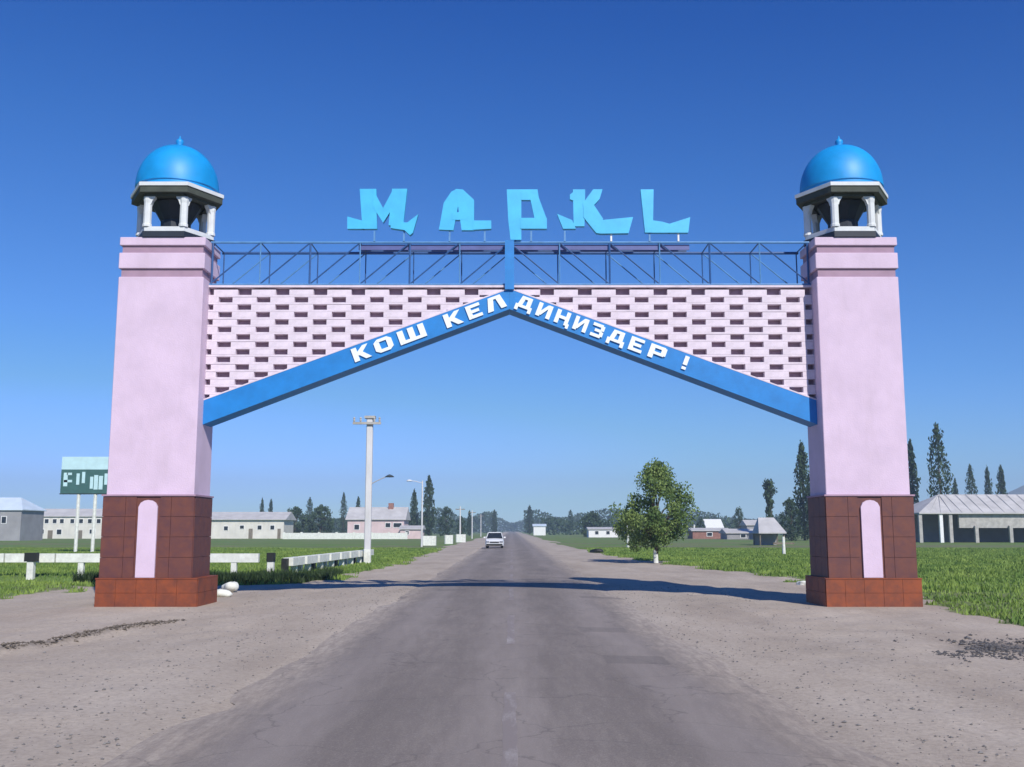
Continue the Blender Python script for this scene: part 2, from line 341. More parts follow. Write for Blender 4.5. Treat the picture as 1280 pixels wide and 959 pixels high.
# worn paint
m = bpy.data.materials.new('worn_line_paint'); m.use_nodes = True; n = m.node_tree; L = n.links; b = n.nodes['Principled BSDF']; b.inputs['Roughness'].default_value = .8
tc = n.nodes.new('ShaderNodeTexCoord')
mpg = n.nodes.new('ShaderNodeMapping'); mpg.inputs['Scale'].default_value = (2.2,.45,1); L.new(tc.outputs['Object'], mpg.inputs[0])
L.new(mixc(ramp(noise(2.2,10,.75,mpg.outputs[0]), [(.50,(0,0,0)),(.66,(.42,.42,.42))]), (.240,.203,.184), (.50,.47,.44)), b.inputs['Base Color'])
LINE = m
dl = [(7.2,10.9),(15.4,20.5),(25.0,30.0),(34.6,39.6),(44.2,49.2),(53.8,58.8),(63.4,68.4),(73,78),(82.6,87.6)]
for y0, y1 in dl:
    mb = MB(); ys_ = np.linspace(y0, y1, 18); vs = []
    for y in ys_:
        for x in (-.02-.05-random.random()*.02, -.02+.055+random.random()*.02): vs.append((x, y, .0455))
    mb.add(vs, [(2*i,2*i+1,2*i+3,2*i+2) for i in range(17)])
    tag(mb.build('road_marking', LINE), kind='structure')

# ------------------------------------------------------------------ the gateway
GY = 23.5
gate = thing('gateway_arch', 'pink roadside gateway with two blue-domed towers, gabled lattice beam and truss across the road', 'gateway', (0, GY, 0))
def gx(u, v, d=0.0): a = W(u, v, GY+d); return a[0], a[1]
PD = 1.25                                                    # pillar depth
def hexa(cx, cy, s, ph=0): return [(cx+s*math.cos(ph+k*math.pi/3), cy+s*math.sin(ph+k*math.pi/3)) for k in range(6)]
for side, (x0, x1) in ((-1, (-9.26,-7.26)), (1, (7.17, 9.09))):
    cx = (x0+x1)/2; word = 'left' if side < 0 else 'right'
    pl = MB()
    # shaft with two recessed grooves near the top
    for z0, z1, ins in ((2.47,7.60,0),(7.60,7.80,.05),(7.80,8.18,-.012),(8.18,8.36,.05),(8.36,8.56,-.012)):
        if ins < .04: pl.box(x0+ins, x1-ins, ins, PD-ins, z0, z1, 0)
    p = pl.build('pillar', PINK, gate); p['label'] = 'pink pillar on the %s of the road' % word
    bv = p.modifiers.new('bevel', 'BEVEL'); bv.width = .012; bv.segments = 1
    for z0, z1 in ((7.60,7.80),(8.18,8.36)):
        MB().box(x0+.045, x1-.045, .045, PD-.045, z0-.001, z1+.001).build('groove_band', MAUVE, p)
    # granite cladding: backing and thin slabs with open joints
    cl = MB(); c0, c1 = x0-.04, x1+.04; cl.box(c0+.02, c1-.02, -.05, PD+.05, .62, 2.455)
    rows = np.linspace(.63, 2.46, 5); cols = np.linspace(c0, c1, 5)
    for i in range(4):
        for j in range(4):
            a, bb = cols[j], cols[j+1]
            if j in (1, 2):                                  # leave the inlay slot
                if j == 1: bb = cx-.27
                else: a = cx+.27
            cl.box(a+.004, bb-.004, -.075, -.045, rows[i]+.004, rows[i+1]-.004)
            for X0, X1 in ((c0-.012, c0+.022), (c1-.022, c1+.012)):
                if j < 3:
                    q = np.linspace(-.044, PD+.05, 4); cl.box(X0, X1, q[j]+.004, q[j+1]-.004, rows[i]+.004, rows[i+1]-.004)
    cl.build('cladding', GRANITE, p)
    MB().box(c0-.03, c1+.03, -.10, PD+.08, 2.462, 2.50).build('ledge', MAUVE, p)
    MB().slab([(cx-.215,.64),(cx+.215,.64),(cx+.215,2.22),(cx+.17,2.31),(cx+.09,2.36),(cx,2.375),(cx-.09,2.36),(cx-.17,2.31),(cx-.215,2.22)], -.105, -.04).build('inlay_strip', PINK, p)
    pb = MB(); b0, b1 = (-9.33, -7.05) if side < 0 else (7.03, 9.18)
    pb.box(b0+.02, b1-.02, -.14, PD+.16, -.3, .585)
    q = np.linspace(b0, b1, 6)
    for j in range(5):
        for zz in ((-.3,.30),(.306,.60)):
            pb.box(q[j]+.003, q[j+1]-.003, -.165, -.135, zz[0], zz[1])
        if j < 3:
            k = np.linspace(-.134, PD+.16, 4)
            for zz in ((-.3,.30),(.306,.60)):
                pb.box(b0-.012, b0+.022, k[j]+.003, k[j+1]-.003, *zz); pb.box(b1-.022, b1+.012, k[j]+.003, k[j+1]-.003, *zz)
    pb.build('plinth', PLINTH, p)
    MB().box(b0-.01, b1+.01, -.175, PD+.175, .604, .632).build('plinth_cap', PLINTH, p)
    # domed pavilion
    pcx = cx+.02*side*-1; pcy = .80; ZB = 8.56
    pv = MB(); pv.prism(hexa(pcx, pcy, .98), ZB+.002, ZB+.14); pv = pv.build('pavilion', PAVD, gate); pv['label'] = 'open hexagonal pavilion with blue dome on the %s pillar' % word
    rail = MB(); H = hexa(pcx, pcy, .94); h2 = hexa(pcx, pcy, .80)
    for k in range(6):
        a, b_, c, d = H[k], H[(k+1)%6], h2[(k+1)%6], h2[k]; rail.prism([a,b_,c,d], ZB+.142, ZB+.26)
    rail.build('low_parapet', PAV, pv)
    for k in range(6):
        px, py = hexa(pcx, pcy, .86)[k]; c = MB()
        c.lathe([(.11,ZB+.262),(.11,ZB+.32),(.095,ZB+.34),(.095,9.40),(.105,9.46),(.11,9.55)], px, py, 10)
        c.build('column', PAV, pv, smooth=False)
        # arch spandrel between this column and the next: two brackets and a lintel
        qx, qy = hexa(pcx, pcy, .86)[(k+1)%6]; e = Vector((qx-px, qy-py, 0)); Ln = e.length; e.normalize(); nn = Vector((-e.y, e.x, 0))
        P0 = Vector((px,py,0))
        def panel(poly, half, name_, m_):                 # poly in (along, z)
            vs = []
            for off in (-half, half):
                for (s_, z_) in poly: v = P0+e*s_+nn*off; vs.append((v.x, v.y, z_))
            k_ = len(poly); MB().add(vs, [tuple(range(k_)), tuple(reversed(range(k_,2*k_)))]+[(i,(i+1)%k_,k_+(i+1)%k_,k_+i) for i in range(k_)]).build(name_, m_, pv)
        panel([(-.02,9.562),(Ln+.02,9.562),(Ln+.02,9.618),(-.02,9.618)], .08+.002*k, 'lintel', SLABM)
        panel([(.0,9.34),(.085,9.36),(.12,9.46),(.17,9.52),(.18,9.56),(.0,9.56)], .065, 'bracket', PAV)
        panel([(Ln,9.34),(Ln-.085,9.36),(Ln-.12,9.46),(Ln-.17,9.52),(Ln-.18,9.56),(Ln,9.56)], .062, 'bracket', PAV)
    MB().lathe([(.36,ZB+.142),(.36,9.15),(.60,9.56)], pcx, pcy, 12).build('shade_core', PAVD, pv)  # added drum, near-black in place of the shaded ceiling and rear columns
    MB().prism(hexa(pcx, pcy, 1.12), 9.622, 9.77).build('roof_slab', SLABM, pv)
    MB().prism(hexa(pcx, pcy, 1.15), 9.771, 9.86).build('roof_trim', PAV, pv)
    dm = MB(); R0 = .99
    prof = [(.96,9.862),(.96,9.94),(.99,9.96)] + [(R0*math.cos(t)**.92, 9.97+1.12*math.sin(t)) for t in np.linspace(0.02, 1.50, 14)]
    dm.lathe(prof, pcx, pcy, 40); soft(dm.build('dome', DOME, pv), 40)
    fn = MB(); fn.lathe([(.10,11.06),(.07,11.14),(.10,11.20),(.09,11.26),(.03,11.31),(.015,11.38)], pcx, pcy, 12); soft(fn.build('finial', DOME, pv), 50)

# lattice beam: recessed back wall, bricks with gaps, slanted blue band
BY = .47                                                     # beam front, behind the pillar front
AX = -.06
zl_l = gx(258, 531, BY)[1]; zap_l = gx(637, 387, BY)[1]; zt = gx(640, 357, BY)[1]
XL, XR = -7.262, 7.172; zu_l = gx(258, 501, BY)[1]; zap_u = gx(637, 362, BY)[1]
def lo(x): t = (x-AX)/((XL if x < AX else XR)-AX); return zap_l+(zl_l-zap_l)*t
def up(x): t = (x-AX)/((XL if x < AX else XR)-AX); return zap_u+(zu_l-zap_u)*t
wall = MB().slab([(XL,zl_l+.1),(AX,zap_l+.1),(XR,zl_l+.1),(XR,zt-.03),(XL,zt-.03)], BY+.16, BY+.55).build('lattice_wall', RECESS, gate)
CH = .181; PER = .905; BW = .575
bmesh_cache = {}
def brick(x0, x1, z0, z1):
    key = round(x1-x0, 3)
    if key not in bmesh_cache: bmesh_cache[key] = MB().box(0, x1-x0, 0, .165, 0, CH-.051, 0).mesh('brick', BRICKM)
    return link('brick', bmesh_cache[key], wall, (x0, BY+random.uniform(-.008,.008), z0))
r = 0; z = zt-.05-CH
while z > zl_l:
    off = PER/2 if r % 2 else 0
    zz_ = z+CH-.048                                            # thin continuous course above each row of bricks
    if zz_ > zap_u: spans = [(XL+.003, XR-.003)]
    else:
        f_ = (zz_-zl_l)/(zap_u-zl_l)*.985; spans = [(XL+.003, XL+(AX-XL)*max(.02,f_-.03)), (XR-(XR-AX)*max(.02,f_-.03), XR-.003)]
    for a_, b_ in spans:
        if r and zz_ > zl_l+.3: MB().box(a_, b_, BY-.004, BY+.162, zz_, zz_+.046).build('brick_course', BRICKM, wall)
    k = math.floor((XL-off)/PER)-1
    while k*PER+off < XR:
        x0 = k*PER+off+.1; x1 = x0+BW; x0c, x1c = max(x0, XL+.003), min(x1, XR-.003)
        if x1c-x0c > .06:
            if not (x0c <= AX <= x1c):
                nearx = x0c if x0c > AX else x1c; farx = x1c if x0c > AX else x0c
                if z+CH > up(farx)-.02 and z > lo(nearx)+.03: brick(x0c, x1c, z, z+CH)
        k += 1
    z -= CH; r += 1
MB().box(XL+.002, XR-.002, BY-.03, BY+.57, zt-.048, zt).build('coping', BRICKM, wall)
def band(xa, xb, lab):
    o = MB().slab([(xa,lo(xa)),(xb,lo(xb)),(xb,up(xb)),(xa,up(xa))], BY-.05, BY+.60).build('slanted_band', BLUE, gate); o['label'] = lab
    e = MB().slab([(xa,up(xa)+.002),(xb,up(xb)+.002),(xb,up(xb)+.035),(xa,up(xa)+.035)], BY-.055, BY-.01).build('edge_trim', BRICKM, o)
    return o
bandL = band(XL+.003, AX-.001, 'left half of the blue band, reading КОШ КЕЛ')
bandR = band(AX+.001, XR-.003, 'right half of the blue band, reading ДИҢИЗДЕР !')
# lettering on the band: bold strokes in a unit cell (x across, y up)
def bar(x0,y0,x1,y1): return [(x0,y0),(x1,y0),(x1,y1),(x0,y1)]
GL = {
 'К': [bar(0,0,.30,1), [(.26,.40),(.42,.36),(1,1),(.68,1),(.26,.62)], [(.36,.58),(.52,.66),(1,0),(.66,0),(.34,.42)]],
 'О': [[(0,.2),(.22,.0),(.32,.22),(.30,.8),(.22,1),(0,.8)], [(1,.2),(1,.8),(.78,1),(.70,.8),(.70,.22),(.78,0)], bar(.2,.78,.8,1), bar(.2,0,.8,.22)],
 'Ш': [bar(0,0,.22,1), bar(.39,.1,.61,1), bar(.78,0,1,1), bar(.1,0,.9,.22)],
 'Е': [bar(0,0,.32,1), bar(.2,.78,1,1), bar(.2,.39,.86,.60), bar(.2,0,1,.22)],
 'Л': [[(0,0),(.30,0),(.50,1),(.22,1)], [(.70,0),(1,0),(.86,1),(.56,1)], bar(.26,.80,.82,1)],
 'Д': [[(.10,.2),(.36,.2),(.50,1),(.24,1)], bar(.62,.2,.88,1), bar(.3,.80,.85,1), bar(0,.14,1,.34), bar(0,-.12,.2,.2), bar(.8,-.12,1,.2)],
 'И': [bar(0,0,.28,1), bar(.72,0,1,1), [(.2,.12),(.35,.12),(.8,.84),(.8,.98),(.66,.98),(.2,.30)]],
 'Ң': [bar(0,0,.28,1), bar(.70,0,.96,1), bar(.2,.40,.8,.62), bar(.86,-.18,1.06,.16)],
 'З': [bar(0,.78,.85,1), bar(.25,.40,.85,.60), bar(0,0,.85,.22), bar(.70,.12,1,.46), bar(.70,.54,1,.90)],
 'Р': [bar(0,0,.30,1), bar(.2,.78,.9,1), bar(.2,.32,.9,.52), bar(.70,.38,1,.94)],
 '!': [bar(.1,.34,.9,1), bar(.1,0,.9,.2)],
}
def put(ch, u0, u1, par, H=.33):
    s_ = -1 if u0 < 640 else 1
    um = (u0+u1)/2; xm = gx(um, 430, BY)[0]; w_ = (gx(u1,430,BY)[0]-gx(u0,430,BY)[0])*.97
    zc = (lo(xm)+up(xm))/2+.02; th = math.atan((zap_l-zl_l)/7.2)*(1 if s_ < 0 else -1)
    mb = MB(); 
    for k, poly in enumerate(GL[ch]):
        P = [((a-.5)*w_, (c-.5)*H) for a, c in poly]
        P = [(xm+a*math.cos(th)-c*math.sin(th), zc+a*math.sin(th)+c*math.cos(th)) for a, c in P]
        mb.slab(P, BY-.085-.002*k, BY-.045)
    o = mb.build('letter', LETTER, par); return o
for ch, a, c in (('К',441,464),('О',468,492),('Ш',497,533),('К',555,578),('Е',583,602),('Л',606,632)): put(ch, a, c, bandL)
for ch, a, c in (('Д',645,667),('И',671,690),('Ң',694,713),('И',717,735),('З',739,755),('Д',759,782),('Е',786,804),('Р',810,832),('!',852,859)): put(ch, a, c, bandR)
# apex post in front of the beam
MB().box(AX-.11, AX+.11, BY-.115, BY-.052, zap_u-.02, gx(640,303,BY)[1]+.02).build('apex_post', BLUE, gate)

# truss on top of the beam: front and rear frames tied together
T0 = zt+.03; T1 = gx(640, 303, BY)[1]; FY, BYK = BY+.02, BY+.98
tr = MB().tube([(XL,FY,T1),(XR,FY,T1)], .028, 8).build('truss', TRUSSL, gate)
MB().tube([(XL,FY,T0),(XR,FY,T0)], .024, 8).build('chord', TRUSSL, tr)
MB().tube([(XL,BYK,T1),(XR,BYK,T1)], .036, 8).build('chord', TRUSSM, tr)
MB().tube([(XL,BYK,T0),(XR,BYK,T0)], .030, 8).build('chord', TRUSSM, tr)
NB = 6; step = (AX-XL)/NB
for sgn in (-1, 1):
    end = XL if sgn < 0 else XR; st = abs(end-AX)/NB
    for k in range(0 if sgn < 0 else 1, NB+1):
        x = AX+sgn*st*k
        if k == NB: x -= sgn*.05
        rr = .026 if k % 2 == 0 else .017
        MB().tube([(x,FY,T0),(x,FY,T1)], rr, 6).build('upright', TRUSSM if k % 2 == 0 else TRUSSL, tr)
        MB().tube([(x,BYK,T0),(x,BYK,T1)], .017, 6).build('upright', TRUSSM, tr)
        MB().tube([(x,FY,T1),(x,BYK,T1)], .016, 6).build('cross_tie', TRUSSM, tr)
        MB().tube([(x,FY+.05,T0),(x,BYK,T0)], .016, 6).build('cross_tie', TRUSSM, tr)
    for k in range(NB):
        a, c = AX+sgn*st*k, AX+sgn*st*(k+1)
        MB().tube([(c,FY,T0),(a,FY,T1)], .018, 6).build('diagonal', TRUSSM, tr)
        MB().tube([(a,BYK,T1),(c,BYK,T0)], .016, 6).build('diagonal', TRUSSL, tr)
# rail that carries the big letters
sx0 = gx(448,300,BY)[0]; sx1 = gx(862,300,BY)[0]; PURP = mat('sign_rail_violet', (.09,.11,.30), .5, .15, 3)
LZ = gx(640,292,BY)[1]
sr = MB().box(sx0, sx1, BY+.06, BY+.10, T1-.17, T1-.04).build('sign_rail', PURP, gate)
MB().box(sx0, sx1, BY+.46, BY+.50, T1-.10, T1-.05).build('rear_rail', TRUSSM, sr)
for u in (468,505,562,606,644,664,706,764,812,848):
    x = gx(u,300,BY)[0]; MB().box(x-.02, x+.02, BY-.02, BY+.02, T1+.02, LZ+.06).build('letter_support', WHITE if u in (764,848) else TRUSSL, sr)
def zp(ox, oy, sc): return lambda a, c: (ox+a/sc, oy+c/sc)
A = zp(420,220,5.82); B = zp(640,220,5.333)
BIG = {
 'М': (A, [[(175,100),(295,100),(300,390),(195,390)], [(85,300),(125,312),(210,335),(205,390),(85,390)], [(270,100),(345,240),(345,345),(270,230)], [(345,240),(420,100),(420,230),(345,345)], [(410,100),(520,100),(490,365),(385,365)], [(400,340),(520,345),(600,285),(560,420),(540,437),(500,400),(400,385)]]),
 'А': (A, [[(840,120),(880,100),(910,115),(855,400),(750,395),(785,200)], [(870,100),(925,105),(1005,180),(1005,400),(915,400)], [(845,270),(945,270),(945,325),(845,325)], [(995,330),(1130,330),(1130,390),(995,397)]]),
 'Р': (B, [[(-35,95),(62,95),(62,430),(-10,430),(-25,300)], [(55,95),(170,95),(180,165),(55,165)], [(120,150),(178,150),(230,290),(150,290)], [(55,285),(232,285),(232,357),(55,357)]]),
 'К': (B, [[(405,95),(487,95),(482,340),(410,340)], [(385,130),(410,110),(410,170),(385,160)], [(300,258),(400,300),(425,357),(340,357)], [(470,190),(540,95),(602,95),(582,160),(545,200),(480,260)], [(475,200),(545,200),(605,290),(590,390),(560,385),(475,280)], [(595,300),(805,280),(775,387),(590,390)]]),
 'І': (B, [[(855,95),(942,95),(937,382),(885,382)], [(930,300),(1000,310),(1050,325),(1050,383),(930,383)], [(1045,325),(1185,280),(1172,383),(1045,383)]]),
}
for ch, (f_, polys) in BIG.items():
    mb = MB()
    for k, poly in enumerate(polys):
        P = [gx(*f_(a, c), BY) for a, c in poly]; mb.slab(P, BY-.06-.003*k, BY+.06+.003*k)
    o = mb.build('sign_letter', CYAN, gate); o['label'] = 'large cyan letter %s standing on the truss' % ch

# ------------------------------------------------------------------ foliage
def leaf_mesh(name, C, size, m, up=.3, aspect=1.0):
    """one quad per leaf; C is (n,3)"""
    n_ = len(C); d = rng.normal(size=(n_,3)); d[:,2] = np.abs(d[:,2])*.6+up*0; d /= np.linalg.norm(d,axis=1)[:,None]
    a = rng.normal(size=(n_,3)); a[:,2] += up*3; a -= (a*d).sum(1)[:,None]*d; a /= np.linalg.norm(a,axis=1)[:,None]; bq = np.cross(d, a)
    s_ = (size*rng.uniform(.55,1.3,n_))[:,None]
    p = np.stack([C-a*s_*aspect*.5, C+bq*s_*.32, C+a*s_*aspect*.5, C-bq*s_*.32], 1).reshape(-1,3)
    me = bpy.data.meshes.new(name); me.vertices.add(len(p)); me.vertices.foreach_set('co', p.reshape(-1).astype(np.float32))
    me.loops.add(len(p)); me.loops.foreach_set('vertex_index', np.arange(len(p), dtype=np.int32))
    me.polygons.add(n_); me.polygons.foreach_set('loop_start', np.arange(0,len(p),4,dtype=np.int32)); me.polygons.foreach_set('loop_total', np.full(n_,4,dtype=np.int32))
    me.materials.append(m); me.update(); me.validate(); return me
def clumps(centres, rad, per):
    out = []
    for c, r_ in zip(centres, rad):
        q = rng.normal(size=(per,3)); q /= np.linalg.norm(q,axis=1)[:,None]; q *= (rng.random(per)**.5)[:,None]*r_; out.append(np.array(c)+q)
    return np.concatenate(out)
def limb(mb, p0, p1, r0, r1, sag=.15, n_=4):
    p0 = Vector(p0); p1 = Vector(p1); pts = []
    for i in range(n_+1):
        t = i/n_; p = p0.lerp(p1, t)+Vector((random.uniform(-1,1),random.uniform(-1,1),random.uniform(-.5,.5)))*sag*(0 if i in (0,n_) else (p1-p0).length*.3); pts.append(p)
    mb.tube(pts, [r0+(r1-r0)*i/n_ for i in range(n_+1)], 6)
def broad_tree(name, label, H, Wd, loc, n_cl=46, per=150, leaf=.16, low=.16, m=LEAF, trunk_r=.13, whitewash=False, shape=None, group=None, cat='tree'):
    t = thing(name, label, cat, loc, random.uniform(0,6) if shape is None else 0, group)
    tk = MB(); limb(tk, (0,0,-.1), (.05,0,H*.30), trunk_r, trunk_r*.75, .1)
    cs = []; rs = []
    for k in range(n_cl):
        zt_ = low+ (1-low)*(k+.5)/n_cl; q = (zt_-low)/(1-low)
        rad = Wd/2*(math.sin(math.pi*min(1,q*.86+.13))**.75)
        a = k*2.4+random.uniform(-.5,.5); rr_ = rad*math.sqrt(random.uniform(.05,1))*.86
        c = Vector((rr_*math.cos(a), rr_*math.sin(a), zt_*H*.94))
        if shape: c = shape(c)
        cs.append(c); rs.append(Wd*random.uniform(.09,.17))
        if k % 3 == 0: limb(tk, (.05*random.random(),0,H*random.uniform(.2,.45)), c, trunk_r*.45, .015, .12)
    tk.build('trunk', BARK, t)
    if whitewash: MB().lathe([(trunk_r*1.1,0),(trunk_r*1.06,.3),(trunk_r*1.03,.68)], 0, 0, 8).build('whitewashed_base', WHITEC, t)
    link('crown', leaf_mesh('crown', clumps(cs, rs, per), leaf, m), t); return t
# the round tree right of the road
x, y = G(820, 704)
def shp(c):                                                   # lower shoulder to the left, taller to the right
    if c.x < -.5: c.z *= .74; c.x *= 1.18
    elif c.x > .1: c.z = min(c.z*1.03, 5.05); c.x *= 1.12
    c.x += random.uniform(-.18,.18); return c
broad_tree('leafy_tree', 'dense round green tree with whitewashed trunk base standing on the grass right of the road', 5.2, 4.1, (x,y,0), 74, 190, .135, .22, LEAF, .12, True, shp)

def poplar_mesh(H, Wd, per=26, n_cl=70, leaf=.45, low=.05):
    cs = []; rs = []
    for k in range(n_cl):
        q = (k+.5)/n_cl; z_ = H*(low+(1-low)*q); prof = (min(1, q*5+.35))*(1-q**3.0)**.75
        a = k*2.4; r_ = Wd/2*prof*random.uniform(.3,.9); cs.append((r_*math.cos(a), r_*math.sin(a), z_)); rs.append(Wd*.20*(prof*.8+.25)*random.uniform(.8,1.4))
    c = clumps(cs, rs, per); c[:,2] += rng.normal(size=len(c))*H*.02
    return leaf_mesh('crown', c, leaf, LEAFP, up=1.0, aspect=1.5)
def poplar(label, H, Wd, loc, group=None, **k):
    t = thing('poplar_tree', label, 'poplar', loc, random.uniform(0,6), 'poplars around the village')
    MB().tube([(0,0,-.2),(.05,0,H*.4),(0,0,H*.9)], [H*.016,H*.010,.02], 6).build('trunk', BARK, t)
    link('crown', poplar_mesh(H, Wd, **k), t); return t
POP = []
def ptree(label, u0, u1, vtop, Y_, group=None, proto=None):
    um = (u0+u1)/2; x_, z_ = W(um, vtop, Y_); w_ = (u1-u0)/FPX*Y_
    if proto is None:
        t = poplar(label, z_, w_, (x_,Y_,0), group); POP.append((t, z_, w_)); return t
    src, H0, W0 = POP[proto]; t = dup(src, (x_,Y_,0), random.uniform(0,6), (w_/W0, w_/W0, z_/H0), label)
    return t
ptree('tallest slender poplar directly behind the shed roof, right of the right pillar', 1154, 1187, 533, 175)
ptree('tall poplar peeking out at the right edge of the right pillar', 1128, 1147, 553, 182)
ptree('tall poplar just left of the right pillar, above the dark bushes', 989, 1014, 557, 170)
ptree('small poplar, first of the group above the shed roof', 1188, 1199, 600, 230, None, 1)
ptree('broadest of the small poplars above the shed roof', 1203, 1222, 583, 240, None, 0)
ptree('narrow small poplar above the middle of the shed roof', 1227, 1240, 586, 245, None, 2)
ptree('rightmost small poplar above the shed roof', 1243, 1258, 584, 240, None, 1)
ptree('tall poplar left of the road, higher of the dark pair beside the pink house', 528, 545, 597, 240)
ptree('shorter poplar of the dark pair beside the pink house', 512, 524, 614, 245, None, 3)
ptree('poplar rising behind the left end of the pink house', 424, 436, 617, 300, None, 0)
ptree('poplar between the concrete pole and the left end of the pink house', 443, 453, 622, 310, None, 1)
ptree('thin poplar behind the right end of the cream building, left one of two', 324, 332, 624, 330, None, 2)
ptree('thin poplar behind the right end of the cream building, right one of two', 335, 343, 625, 330, None, 1)
ptree('poplar standing over the bushes beside the cream building', 381, 394, 623, 320, None, 0)
ptree('distant poplar right where the road ends', 656, 668, 633, 420, None, 2)
ptree('distant poplar above the oncoming car', 614, 622, 638, 430, None, 1)
ptree('distant poplar a little right of the road end', 708, 718, 638, 430, None, 0)
ptree('distant poplar between two bushes left of the car', 583, 591, 639, 300, None, 2)
# rounder trees and bushes behind
def bush(label, u0, u1, vtop, Y_, m=LEAFP, name='bush', cat='bush', n_cl=30, leaf=None, low=.05):
    um = (u0+u1)/2; x_, z_ = W(um, vtop, Y_); w_ = (u1-u0)/FPX*Y_
    return broad_tree(name, label, z_, w_, (x_,Y_,0), n_cl, 60, leaf or w_*.075, low, m, max(.08, z_*.02), cat=cat)
bush('wide dark green bush behind the white wall, left of the pole', 352, 388, 633, 225)
bush('dark green tree filling the gap between bush and pink house', 380, 422, 632, 232, name='dark_tree', cat='tree')
bush('low bush at the foot of the tall dark poplar', 520, 536, 645, 228)
bush('rounded dark green tree right of the poplar pair', 546, 570, 632, 232, name='round_tree', cat='tree')
bush('small bush beside the white bus stop blocks', 570, 584, 645, 240)
bush('dark bushy tree against the left side of the right pillar', 972, 1003, 621, 160, name='bushy_tree', cat='tree', n_cl=44)
bush('bushy tree mostly hidden behind the right pillar', 996, 1036, 600, 166, name='bushy_tree', cat='tree', n_cl=44)
bush('hazy tree in the gap between leafy tree and slim tree', 912, 934, 634, 260, name='round_tree', cat='tree')
bush('low tree right behind the leafy tree, left side', 768, 800, 640, 230, name='low_tree', cat='tree')
bush('low dark bush between the leafy tree and the white shed', 868, 884, 648, 215)
bush('bush in the dark gap under the eave beside the right pillar', 1144, 1176, 648, 160)
bush('low tree over the long white building right of the road', 720, 762, 642, 262, name='low_tree', cat='tree')
# distant belts of trees
def belt(x0, x1, Y_, H, nn, seed, leaf=1.2):
    rg = np.random.default_rng(seed); xs_ = rg.uniform(x0, x1, nn); k = rg.random(nn); Hh = H*(.45+.75*vnoise(xs_, xs_*0, 14, seed))
    C = np.stack([xs_, Y_+rg.normal(size=nn)*9, Hh*k**.8], 1)
    return tag(link('distant_trees', leaf_mesh('distant_trees', C, leaf, LEAFF, up=.4)), 'hazy belt of distant trees along the horizon %s' % ('left of the road' if x1 <= 0 else 'right of the road' if x0 > 0 else 'where the road ends'), 'trees', kind='stuff')
belt(-260, -9, 620, 13, 15000, 5, 1.6); belt(7, 520, 600, 14, 26000, 6, 1.6)
belt(-70, 60, 1000, 13, 5000, 12, 2.2); belt(-200, -16, 380, 6.0, 9000, 8, 1.2); belt(10, 260, 370, 6.2, 12000, 9, 1.2)

# ------------------------------------------------------------------ buildings
def shift(mb): return mb
def box_building(label, u0, u1, vwall, vbase, Y_, depth, wallm, roofm, vroof, windows=(), name='building', cat='building', over=.3, hip=0.0, flat=False, wsize=None, doors=()):
    x0, _ = W(u0, vbase, Y_); x1, zw = W(u1, vwall, Y_); zr = W(u0, vroof, Y_+depth/2)[1]
    t = thing(name, label, cat, ((x0+x1)/2, Y_, 0)); hw = (x1-x0)/2
    MB().box(-hw, hw, 0, depth, -.2, zw).build('wall', wallm, t)
    rf = MB(); e = over; r0 = (-hw-e, -e, zw+.003); ins = hip*depth/2 if hip else -0.0
    A_ = [(-hw-e,-e,zw+.003),(hw+e,-e,zw+.003),(hw+e,depth+e,zw+.003),(-hw-e,depth+e,zw+.003)]
    B_ = [(p[0],p[1],p[2]+.14) for p in A_]
    if flat: rf.add(A_+B_, [(0,3,2,1),(4,5,6,7),(0,1,5,4),(1,2,6,5),(2,3,7,6),(3,0,4,7)])
    else: rf.add(A_+B_+[(-hw-e+ins,depth/2,zr),(hw+e-ins,depth/2,zr)], [(0,3,2,1),(0,1,5,4),(1,2,6,5),(2,3,7,6),(3,0,4,7),(4,5,9,8),(5,6,9),(6,7,8,9),(7,4,8)])
    rf.build('roof', roofm, t)
    for (a, c, va, vb) in windows:
        xa, za = W(a, vb, Y_); xb, zb = W(c, va, Y_); cx_ = (x0+x1)/2
        fr = MB(); fr.box(xa-cx_-.1, xb-cx_+.1, -.05, .05, za-.1, zb+.1); fr = fr.build('window', WHITE, t)
        MB().box(xa-cx_, xb-cx_, -.07, -.045, za, zb).build('pane', GLASS, fr)
    for (a, c, va) in doors:
        xa, zb = W(a, va, Y_); xb, _ = W(c, va, Y_); cx_ = (x0+x1)/2
        MB().box(xa-cx_, xb-cx_, -.06, .05, -.1, zb).build('door', WOOD, t)
    return t, x0, x1, zw
win = [(u, u+5, 649, 654) for u in (38,47,56,66,75,88,99,110,121)]
box_building('long cream two-tier building left of the left pillar, behind the billboard legs', 30, 160, 646, 673, 205, 9, WALLW, ROOFG, 636, win+[(71,77,662,668),(112,119,662,667),(50,55,662,667)], doors=((60,66,663),(98,103,663)))
box_building('grey building with pale blue metal roof at the far left edge', -40, 27, 638, 676, 165, 8, WALLG, ROOFL, 622, [(2,8,646,654)], hip=.6)
t, *_ = box_building('low cream building with grey roof just right of the left pillar', 250, 355, 650, 674, 205, 9, WALLW, ROOFG, 640, [(322,327,657,662),(338,343,657,662),(300,305,657,661),(280,285,658,663)], over=.5, doors=((311,316,661),(347,351,661)))
t, hx0, hx1, zw = box_building('pink-walled house with pale gabled roof left of the road', 434, 505, 650, 673, 205, 9, WALLP, ROOFG, 634, [(443,449,656,662),(482,488,654,659),(492,502,654,659)], over=.4, doors=((456,461,659),))
cx_ = (hx0+hx1)/2; a, zc = W(489, 629, 209); MB().box(a-cx_-.5, a-cx_+.5, 3.6, 4.6, zw+.8, zc).build('chimney', REDB, t)
box_building('small white annex between pink house and poplar pair', 500, 527, 662, 673, 200, 6, WALLP, ROOFG, 657, [(507,511,664,668)])
